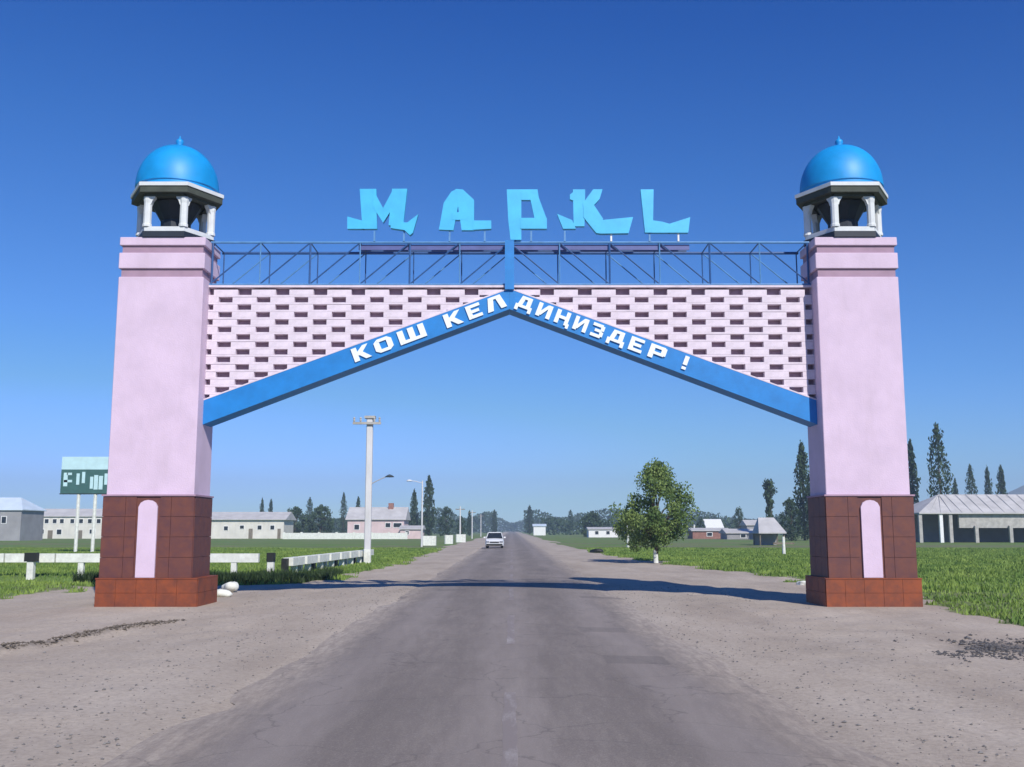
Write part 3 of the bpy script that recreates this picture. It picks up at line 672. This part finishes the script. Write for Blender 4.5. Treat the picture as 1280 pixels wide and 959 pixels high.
# white boundary wall with piers
def wall_run(label, pts, H, th, pier, name='boundary_wall', m=WHITEC):
    (xa, ya), (xb, yb) = pts; d = Vector((xb-xa, yb-ya, 0)); Ln = d.length; t = thing(name, label, 'wall', (xa, ya, 0), math.atan2(d.y, d.x))
    k = int(Ln/pier); s_ = Ln/k
    for i in range(k): MB().box(i*s_+.2, (i+1)*s_-.2, -th/2, th/2, -.2, H).build('panel', m, t)
    for i in range(k+1): MB().box(i*s_-.2, i*s_+.2, -th/2-.05, th/2+.05, -.2, H+.15).build('pier', m, t)
    return t
wall_run('low white boundary wall running from the cream building to the pink house', ((W(355,672,195)[0],195),(W(508,672,195)[0],195)), 1.15, .25, 3.0)
# right side
box_building('long low white building right of the road, before the leafy tree', 736, 772, 662, 671, 240, 6, WHITE, ROOFG, 659, [(744,748,664,668),(758,762,664,668)])
box_building('tiny white roadside hut where the road meets the trees', 667, 682, 658, 667, 330, 5, WHITE, ROOFL, 655, [])
box_building('red brick shed right of the leafy tree', 866, 912, 664, 673, 200, 6, REDB, ROOFG, 660, [(884,890,666,670)])
box_building('small house with bright white roof behind the brick shed', 884, 903, 660, 671, 225, 6, WALLP, WHITE, 649, [(889,893,663,667)])
box_building('long low shed with pale grey roof below the slim tree', 909, 956, 667, 674, 190, 6, WALLG, ROOFG, 661, [(926,932,668,672)])
box_building('house with a small pale roof just left of the slim tree', 934, 952, 657, 668, 230, 6, WALLG, ROOFG, 650, [])
# bus shelter with pale sloping roof
x0, zc = W(950, 667, 115); x1, _ = W(980, 667, 115); zr = W(960, 647, 118)[1]; hw = (x1-x0)/2
t = thing('bus_shelter', 'open shelter with pale sloping roof on posts, beside the slim tree', 'shelter', ((x0+x1)/2,115,0))
MB().add([(-hw-.2,-.3,zc),(hw+.2,-.3,zc),(hw+.2,3.2,zc),(-hw-.2,3.2,zc),(-hw-.2,-.3,zc+.12),(hw+.2,-.3,zc+.12),(hw*.8,3.2,zr),(-hw*.55,3.2,zr)], [(0,3,2,1),(0,1,5,4),(4,5,6,7),(1,2,6,5),(2,3,7,6),(3,0,4,7)]).build('roof', ROOFG, t)
for sx_ in (-hw,hw):
    for sy_ in (0,3): MB().tube([(sx_,sy_,-.1),(sx_,sy_,zc)], .08, 6).build('post', WOOD, t)
MB().box(-hw+.1, hw-.1, 3.0, 3.15, -.1, zc-.05).build('rear_wall', WALLG, t)
# slim tree: narrow pruned stem column with a wider tuft on top
x_, ztop = W(961, 599, 185); t = thing('slim_tree', 'slim dark tree with a wider tuft on top, standing over the low pale roofs', 'tree', (x_,185,0))
MB().tube([(0,0,-.2),(.1,0,ztop*.5),(0,0,ztop*.9)], [.28,.2,.08], 7).build('trunk', BARK, t)
cs = [(random.uniform(-.35,.35), random.uniform(-.35,.35), z_) for z_ in np.linspace(2.2, ztop-3.0, 16)]; rs = [.62]*16
cs += [(random.uniform(-.6,.6), random.uniform(-.6,.6), z_) for z_ in np.linspace(ztop-3.0, ztop-.6, 12)]; rs += [.85]*12
link('crown', leaf_mesh('crown', clumps(cs, rs, 60), .42, LEAFP, up=.8, aspect=1.3), t)
# shed with wide hip roof at the right edge
Ys = 140; x0, ze = W(1149, 642, Ys); x1 = x0+36; zr = W(1200, 618, Ys+5)[1]; D = 11
t = thing('roofed_shed', 'long open shed with wide pale hip roof at the right edge of the picture', 'shed', (x0,Ys,0))
rf = MB(); rf.add([(0,0,ze-.05),(36,0,ze-.05),(36,D,ze-.05),(0,D,ze-.05),(0,0,ze+.12),(36,0,ze+.12),(36,D,ze+.12),(0,D,ze+.12),(5.0,D/2,zr),(31,D/2,zr)], [(0,3,2,1),(0,1,5,4),(1,2,6,5),(2,3,7,6),(3,0,4,7),(4,5,9,8),(5,6,9),(6,7,8,9),(7,4,8)])
rf = rf.build('roof', ROOFG, t)
for k in range(24): MB().tube([(1.5+k*1.45,.0+.02,ze+.14),(max(5.0,min(31,1.5+k*1.45)),D/2-.2,zr+.02)], .045, 4).build('roof_rib', ROOFG, rf)
zf = W(1220, 660, Ys)[1]; MB().box(5.6, 35.6, .6, 1.0, zf, ze-.06).build('fascia', CONC, t)
MB().box(.8, 35.2, D-1.2, D-.9, -.2, ze-.06).build('rear_wall', WALLG, t)
MB().box(14.5, 35.8, -.6, .55, zf-.05, zf+.15).build('lower_eave', WHITE, t)
for u in (1152, 1178, 1190, 1222, 1265, 1310, 1360):
    a = W(u, 660, Ys)[0]-x0; q = MB(); q.box(a-.22, a+.22, .2, .6, -.1, zf+.3 if u > 1190 else ze-.06); q.build('post', WHITE if u == 1178 else CONC, t)
# distant hill at the right
hv = []; hf = []; NX = 40
for i in range(NX+1):
    for j in range(9):
        xx = 540+i*24; hh = 74*math.exp(-((xx-760)/105.)**2)+20*math.exp(-((xx-1200)/200.)**2)+6*vnoise(np.array([xx*1.]),np.array([j*9.]),40,77)[0]
        hv.append((xx, 1330+j*30, -3+hh*math.sin(math.pi*j/8)))
for i in range(NX):
    for j in range(8): a = i*9+j; hf.append((a,a+9,a+10,a+1))
me = bpy.data.meshes.new('hill'); me.from_pydata(hv, [], hf); me.polygons.foreach_set('use_smooth',[True]*len(hf)); me.materials.append(mat('hill_scrub', (.16,.17,.13), .95, .3, .01))
tag(link('hill', me), kind='structure')

# ------------------------------------------------------------------ roadside things
# billboard
YB = 75.7; x0, z0 = W(75, 617, YB); x1, z1 = W(152, 587, YB); zt_ = W(75, 571, YB)[1]; cx_ = (x0+x1)/2; hw = (x1-x0)/2
t = thing('billboard', 'dark green roadside billboard with pale top board on two white legs', 'billboard', (cx_,YB,0))
bd = MB().box(-hw, hw, 0, .18, z0, z1).build('board', SIGNG, t); MB().box(-hw, hw, .0, .18, z1+.003, zt_).build('header_board', SIGNC, t)
MB().box(-hw-.05, hw+.05, -.03, .21, z0-.06, z0-.002).build('frame', BLACK, bd)
gl = MB()
for (a,c,va,vb) in ((80,84,591,608),(84,90,591,594),(80,90,600,603),(96,99,592,606),(103,106,590,604),(113,116,596,611),(118,122,594,612),(124,128,595,612),(131,134,592,606),(138,141,592,606),(143,147,594,611)):
    xa, zb = W(a, va, YB); xb, za = W(c, vb, YB); gl.box(xa-cx_, xb-cx_, -.02, -.0, za, zb)
gl.build('faded_lettering', SIGNC, bd)
for u in (96.5, 117.5, 140): a = W(u, 640, YB)[0]-cx_; MB().tube([(a,.09,-.2),(a,.09,z0-.06)], .13, 8).build('leg', WHITEC, t)
# concrete guard rail across the left meadow
YR = 38.2; x0 = -20.5; x1, z1 = W(325, 692, YR); z0 = W(325, 703, YR)[1]
t = thing('guard_rail', 'long white concrete rail crossing the meadow behind the left pillar', 'guard rail', (x0,YR,0))
Ln = x1-x0; k = 6
for i in range(k):
    MB().box(i*Ln/k+.03, (i+1)*Ln/k-.03, -.10, .10, z0, z1, 0).build('rail', WHITEC, t)
    MB().box((i+.5)*Ln/k-.10, (i+.5)*Ln/k+.10, -.08, .08, -.6, z0-.002).build('post', WHITEC, t)
# short white parapet running away beside the road
pa = Vector((-8.45, 38.6, 0)); pb_ = Vector((-7.7, 56, 0)); d = (pb_-pa); Ln = d.length
t = thing('roadside_parapet', 'row of short white rail blocks on posts running away along the left shoulder', 'guard rail', pa, math.atan2(d.y, d.x))
zt_ = W(352, 697, 39.2)[1]; zb_ = W(352, 707, 39.2)[1]; k = 8; s_ = Ln/k
for i in range(k):
    MB().box(i*s_+.20, (i+1)*s_-.20, -.28, .10, zb_, zt_).build('rail_block', WHITEC, t)
    MB().box(i*s_-.17, i*s_+.17, -.12, .08, -.6, zt_-.02).build('dark_post', CONC if i % 2 else BLACK, t)
    MB().box((i+.5)*s_-.10, (i+.5)*s_+.10, -.2, .02, -.6, zb_-.002).build('post', WHITEC, t)
# two marker posts with black caps
def marker(u, v, cw, label):
    x_, y_ = G(u, v); t = thing('marker_post', label, 'marker post', (x_,y_,0), 0, 'black capped marker posts'); z1 = W(u, 702, y_)[1]; z2 = W(u, 691, y_)[1]
    MB().box(-.12, .12, -.12, .12, -.5, z1, 0, .02).build('post', WHITEC, t); MB().box(-cw, cw, -.15, .15, z1+.002, z2, 0, .03).build('cap', BLACK, t); return t
marker(38, 722, .22, 'white marker post with a wide black cap in the far left grass')
marker(338, 721, .14, 'white marker post with black cap at the rail end right of the left pillar')
# concrete utility pole
x_, y_ = G(459, 705); zt_ = W(459, 521, y_)[1]
t = thing('utility_pole', 'tall pale concrete pole with crossarm, standing in the left meadow', 'utility pole', (x_,y_,0))
MB().box(-.16, .16, -.15, .15, -.4, zt_-.1, 0, .04).build('shaft', POLEM, t)
MB().box(-.175, .175, -.165, .165, -.4, .74, 0, .04).build('whitewashed_base', WHITEC, t)
ca = MB().box(-.85, .6, -.28, -.17, zt_-.42, zt_-.30).build('crossarm', CONC, t)
for q in (-.78, -.45, .25, .52): MB().lathe([(.035,zt_-.30),(.06,zt_-.22),(.04,zt_-.16),(.06,zt_-.10),(.02,zt_-.04)], q, -.22, 8).build('insulator', CONC, ca)
MB().box(-.26, .28, -.22, .22, zt_-.098, zt_+.03).build('pole_cap', CONC, t)
za = W(470, 601, y_)[1]; ar = MB().tube([(.15,0,za-.15),(.5,-.1,za+.02),(.95,-.15,za+.22)], .025, 6).build('lamp_arm', CONC, t)
MB().lathe([(.02,za+.32),(.12,za+.28),(.24,za+.20),(.2,za+.17)], 1.08, -.15, 10).build('lamp_head', TOWERM, ar)
# smaller poles further along the road
def farpole(label, u, vt, vb, lamp=0, thick=.13, name='street_pole', cat='pole', m=POLEM):
    x_, y_ = G(u, vb); z_ = W(u, vt, y_)[1]; t = thing(name, label, cat, (x_,y_,0), 0, {'street_pole': 'pale poles in a row left of the road', 'verge_post': 'white posts on the right side'}.get(name)); MB().tube([(0,0,-.3),(0,0,z_)], [thick,thick*.7], 8).build('shaft', m, t)
    if lamp: ar = MB().tube([(0,0,z_-.25),(lamp*.6,0,z_-.05),(lamp,0,z_)], .04, 6).build('lamp_arm', m, t); MB().lathe([(.03,z_+.12),(.2,z_+.08),(.32,z_-.02),(.25,z_-.06)], lamp*1.1, 0, 10).build('lamp_head', WHITE, ar)
    else: MB().box(-.7, .7, -.06, .06, z_-.5, z_-.38).build('crossarm', WOOD, t)
    return t
farpole('slim lamp post with its arm reaching left, beside the tall poplar', 527, 601, 684, -1.2, .10, 'street_lamp', 'street lamp')
farpole('pale pole left of the oncoming car, nearest of the three in a row', 575, 633, 677, 0)
farpole('pale pole left of the oncoming car, middle one of the three in a row', 590, 638, 673.5, 0)
farpole('pale pole left of the oncoming car, farthest of the three in a row', 601, 643, 671, 0)
farpole('short white post on the right verge, left of the leafy tree', 785, 657, 686, 0, .13, 'verge_post', 'post', WHITEC)
farpole('white post on the right verge behind the leafy tree', 868, 656, 672, 0, .25, 'verge_post', 'post', WHITEC)
farpole('white post in the green field beside the open shelter', 980, 671, 695, 0, .13, 'verge_post', 'post', WHITEC)
# white kerb blocks by the left verge
for i, (u0, u1, vt, vb, lab) in enumerate(((528,545,670,682,'large white concrete block at the left verge, below the tall poplar'),(556,566,669,680,'small white concrete block at the left verge, nearer the car'),(570,582,668,678,'white concrete block at the left verge beside the nearest pale pole'))):
    x_, y_ = G((u0+u1)/2, vb); w_ = (u1-u0)/FPX*y_/2; h_ = W(u0, vt, y_)[1]
    o = MB().box(-w_, w_, -.6, .6, -.1, h_, 0, .12).build('concrete_block', WHITEC, None, (x_,y_,0)); tag(o, lab, 'concrete block', 'white blocks along the left verge')
# painted stones beside the pillars, dark stone by the right verge
def rock(name, label, loc, s_, m, seed, cat='stone'):
    import bmesh
    bm = bmesh.new(); bmesh.ops.create_icosphere(bm, subdivisions=3, radius=1); rg = random.Random(seed); ph = [rg.uniform(0,6) for _ in range(6)]
    for v in bm.verts:
        c = v.co; k = 1+.10*math.sin(c.x*3+ph[0])+.10*math.sin(c.y*4+ph[1])+.10*math.sin(c.z*3.5+ph[2]); k *= min(1.25, .80/max(.3, abs(c.x*.8+c.y*.6), abs(c.x*.5-c.z*.86), abs(c.y*.7+c.z*.7), abs(c.z)*1.05))+rg.uniform(-.015,.015)+.05*math.sin(c.x*9+ph[3])*math.sin(c.z*8+ph[4]); v.co = Vector((c.x*s_[0], c.y*s_[1], c.z*s_[2]))*k
    me = bpy.data.meshes.new(name); bm.to_mesh(me); bm.free(); me.materials.append(m)
    for p_ in me.polygons: p_.use_smooth = True
    o = link(name, me, None, loc); tag(o, label, cat, 'whitewashed stones at the pillar feet' if name == 'painted_stone' else None); return o
x_, y_ = G(275, 746); rock('painted_stone', 'whitewashed stone lying against the inner foot of the left pillar, nearer and lower one', (x_,y_,.07), (.27,.2,.15), WHITEC, 3)
x_, y_ = G(288, 740); rock('painted_stone', 'whitewashed stone beside the left pillar, taller one behind', (x_,y_,.11), (.23,.20,.20), WHITEC, 8)
x_, y_ = G(1005, 731); rock('painted_stone', 'whitewashed stone in the grass at the inner foot of the right pillar', (x_,y_,.04), (.20,.15,.10), WHITEC, 5)
x_, y_ = G(746, 691); rock('dark_stone', 'dark stone on the right verge, left of the leafy tree', (x_,y_,.12), (.40,.3,.26), BLACK, 6)
# rubble and gravel
def debris(name, pts, sizes, m, seed, label, cat):
    rg = np.random.default_rng(seed); V = []; F = []
    base = np.array([(1,0,0),(-1,0,0),(0,1,0),(0,-1,0),(0,0,1),(0,0,-1)],float); FC = [(0,2,4),(2,1,4),(1,3,4),(3,0,4),(2,0,5),(1,2,5),(3,1,5),(0,3,5)]
    for (x_,y_), s_ in zip(pts, sizes):
        v = base*rg.uniform(.6,1.2,(6,1))*s_; a = rg.uniform(0,6.28); c, q = math.cos(a), math.sin(a); v = np.stack([v[:,0]*c-v[:,1]*q, v[:,0]*q+v[:,1]*c, v[:,2]*.6],1)
        z_ = float(ground_z(np.array([x_]),np.array([y_]))[0]); v += (x_,y_,z_+s_*.2); o = len(V); V += v.tolist(); F += [tuple(i+o for i in f) for f in FC]
    me = bpy.data.meshes.new(name); me.from_pydata(V, [], F); me.materials.append(m); return tag(link(name, me), label, cat, kind='stuff')
rg = np.random.default_rng(55); pts = []; sz = []
for i in range(2200):
    t_ = rg.random(); px = 5.9+t_*4.2; py = 14.6+t_*1.1+rg.normal()*.75
    if vnoise(np.array([px]),np.array([py]),.7,61)[0] > .42: pts.append((px,py)); sz.append(abs(rg.normal())*.018+.009)
debris('asphalt_rubble', pts, sz, RUB, 1, 'dark strip of broken asphalt rubble on the right shoulder in front of the grass', 'rubble')
pts = []; sz = []
for i in range(5200):
    s_ = rg.choice((-1,1)); px = s_*(2.6+abs(rg.normal())*2.4); py = 6.5+rg.random()**1.6*26
    pts.append((px,py)); sz.append(abs(rg.normal())*.009+.004)
debris('gravel', pts, sz, STONE, 2, 'loose gravel scattered over both dirt shoulders', 'gravel')
pts = []; sz = []
for i in range(900):
    px = -7.7+rg.random()**.8*1.5; py = 14.6+(px+7.1)*5.6+rg.normal()*.40
    pts.append((px,py)); sz.append(abs(rg.normal())*.016+.008)
debris('soil_clods', pts, sz, CLOD, 4, 'dark ridge of soil clods on the left shoulder in front of the left pillar', 'soil')
# grass blades
def grass(name, n_, x0, x1, y0, y1, hgt, m, seed, label, wd=.035, thr=.55, ypow=1.0, test=None):
    rg = np.random.default_rng(seed); xx = rg.uniform(x0,x1,n_); yy = y0+(y1-y0)*rg.random(n_)**ypow; g = grassmask(xx,yy)
    keep = g > thr
    if test is not None: keep &= test(xx,yy)
    keep &= vnoise(xx,yy,1.3,seed+9)+rg.random(n_)*.6 > .42
    xx, yy = xx[keep], yy[keep]; k = len(xx); zz = ground_z(xx,yy); h_ = hgt*rg.uniform(.4,1.25,k)*(.5+vnoise(xx,yy,2.1,seed)); a = rg.uniform(0,6.28,k); w_ = wd*(.35+yy/60)
    dx, dy = np.cos(a)*w_, np.sin(a)*w_; lx, ly = rg.normal(size=k)*h_*.35, rg.normal(size=k)*h_*.35
    P = np.stack([np.stack([xx-dx,yy-dy,zz-.01],1), np.stack([xx+dx,yy+dy,zz-.01],1), np.stack([xx+lx,yy+ly,zz+h_],1)],1).reshape(-1,3)
    me = bpy.data.meshes.new(name); me.vertices.add(3*k); me.vertices.foreach_set('co', P.reshape(-1).astype(np.float32)); me.loops.add(3*k); me.loops.foreach_set('vertex_index', np.arange(3*k,dtype=np.int32))
    me.polygons.add(k); me.polygons.foreach_set('loop_start', np.arange(0,3*k,3,dtype=np.int32)); me.polygons.foreach_set('loop_total', np.full(k,3,dtype=np.int32)); me.materials.append(m); me.update(); me.validate()
    return tag(link(name, me), label, 'grass', kind='stuff')
grass('meadow_grass', 330000, 5.5, 50, 13, 95, .11, GRASSM, 101, 'bright green meadow grass on the right of the road', thr=.38, ypow=1.25)
grass('verge_grass', 230000, -46, -5.2, 22, 95, .11, GRASSM, 102, 'green meadow grass on the left of the road', thr=.38, ypow=1.1)
grass('ditch_weeds', 26000, -14, -6.2, 33.2, 38, .36, GRASSD, 103, 'darker weeds in the ditch behind the left pillar', thr=.3)
# two weed clumps low on the right verge
# ------------------------------------------------------------------ oncoming car
CARP = mat('car_white', (.74,.75,.76), .25, .03, 2); RUBBER = mat('rubber', (.018,.018,.018), .9, .2, 5); CHROME = mat('car_grey_metal', (.35,.35,.36), .35, .1, 3, metal=.7)
x_, y_ = G(618, 686); car = thing('oncoming_car', 'white saloon car driving towards the gateway in the left lane', 'car', (x_,y_,.03))
def car_body(prof, hw, taper):
    rr = []
    for (yy_, zb, zt2, ww) in prof:
        rr.append([(-ww,yy_,zb),(ww,yy_,zb),(ww*1.02,yy_,(zb+zt2)/2),(ww*.93,yy_,zt2),(0,yy_,zt2+.03),(-ww*.93,yy_,zt2),(-ww*1.02,yy_,(zb+zt2)/2)])
    return MB().rings(rr)
bd = car_body([(0,.32,.62,.72),(.15,.22,.72,.80),(.9,.20,.86,.84),(1.25,.20,.92,.85),(3.2,.20,.93,.85),(3.9,.22,.90,.82),(4.15,.30,.80,.76)], .84, 0).build('body', CARP, car); soft(bd, 40)
cb = MB().rings([[(-.76,1.0,.93),(.76,1.0,.93),(.76,3.85,.93),(-.76,3.85,.93)],[(-.60,1.75,1.42),(.60,1.75,1.42),(.60,3.2,1.42),(-.60,3.2,1.42)]]).build('cabin', GLASS, car)
MB().rings([[(-.61,1.72,1.405),(.61,1.72,1.405),(.61,3.24,1.405),(-.61,3.24,1.405)],[(-.53,1.85,1.47),(.53,1.85,1.47),(.53,3.1,1.47),(-.53,3.1,1.47)]]).build('roof', CARP, car)
for s_ in (-1,1):
    MB().tube([(s_*.76,.98,.93),(s_*.605,1.73,1.42)], .035, 5).build('windscreen_pillar', CARP, cb)
    MB().box(s_*.62-.15, s_*.62+.15, -.03, .1, .52, .66).build('headlight', CHROME, car)
    MB().box(s_*.93-.09, s_*.93+.09, 1.15, 1.25, .93, 1.05).build('wing_mirror', CARP, car)
    for yy_ in (.75, 3.3):
        q = MB(); q.rings([[(s_*.68+dx_*.1,yy_+.31*math.cos(a),.29+.31*math.sin(a)) for a in np.linspace(0,2*math.pi,17)[:-1]] for dx_ in (-1,1)]); wh = q.build('wheel', RUBBER, car)
        q = MB(); q.rings([[(s_*.79+dx_*.015,yy_+.19*math.cos(a),.29+.19*math.sin(a)) for a in np.linspace(0,2*math.pi,13)[:-1]] for dx_ in (-1,1)]); q.build('rim', CHROME, wh)
MB().box(-.42,.42,-.035,.02,.50,.62).build('grille', BLACK, car); MB().box(-.74,.74,-.06,.06,.28,.42).build('bumper', BLACK, car)

# ------------------------------------------------------------------ air
hb = MB().box(-1700, 1700, -1700, 1700, -4, 84); hm = bpy.data.materials.new('haze_air'); hm.use_nodes = True; n = hm.node_tree
n.nodes.remove(n.nodes['Principled BSDF']); pvn = n.nodes.new('ShaderNodeVolumePrincipled'); pvn.inputs['Color'].default_value = (.62,.80,1,1); pvn.inputs['Density'].default_value = .0006; pvn.inputs['Anisotropy'].default_value = .0
n.links.new(pvn.outputs[0], n.nodes['Material Output'].inputs['Volume'])
tag(hb.build('haze', hm), 'thin blue summer haze over the plain', 'haze', kind='stuff')
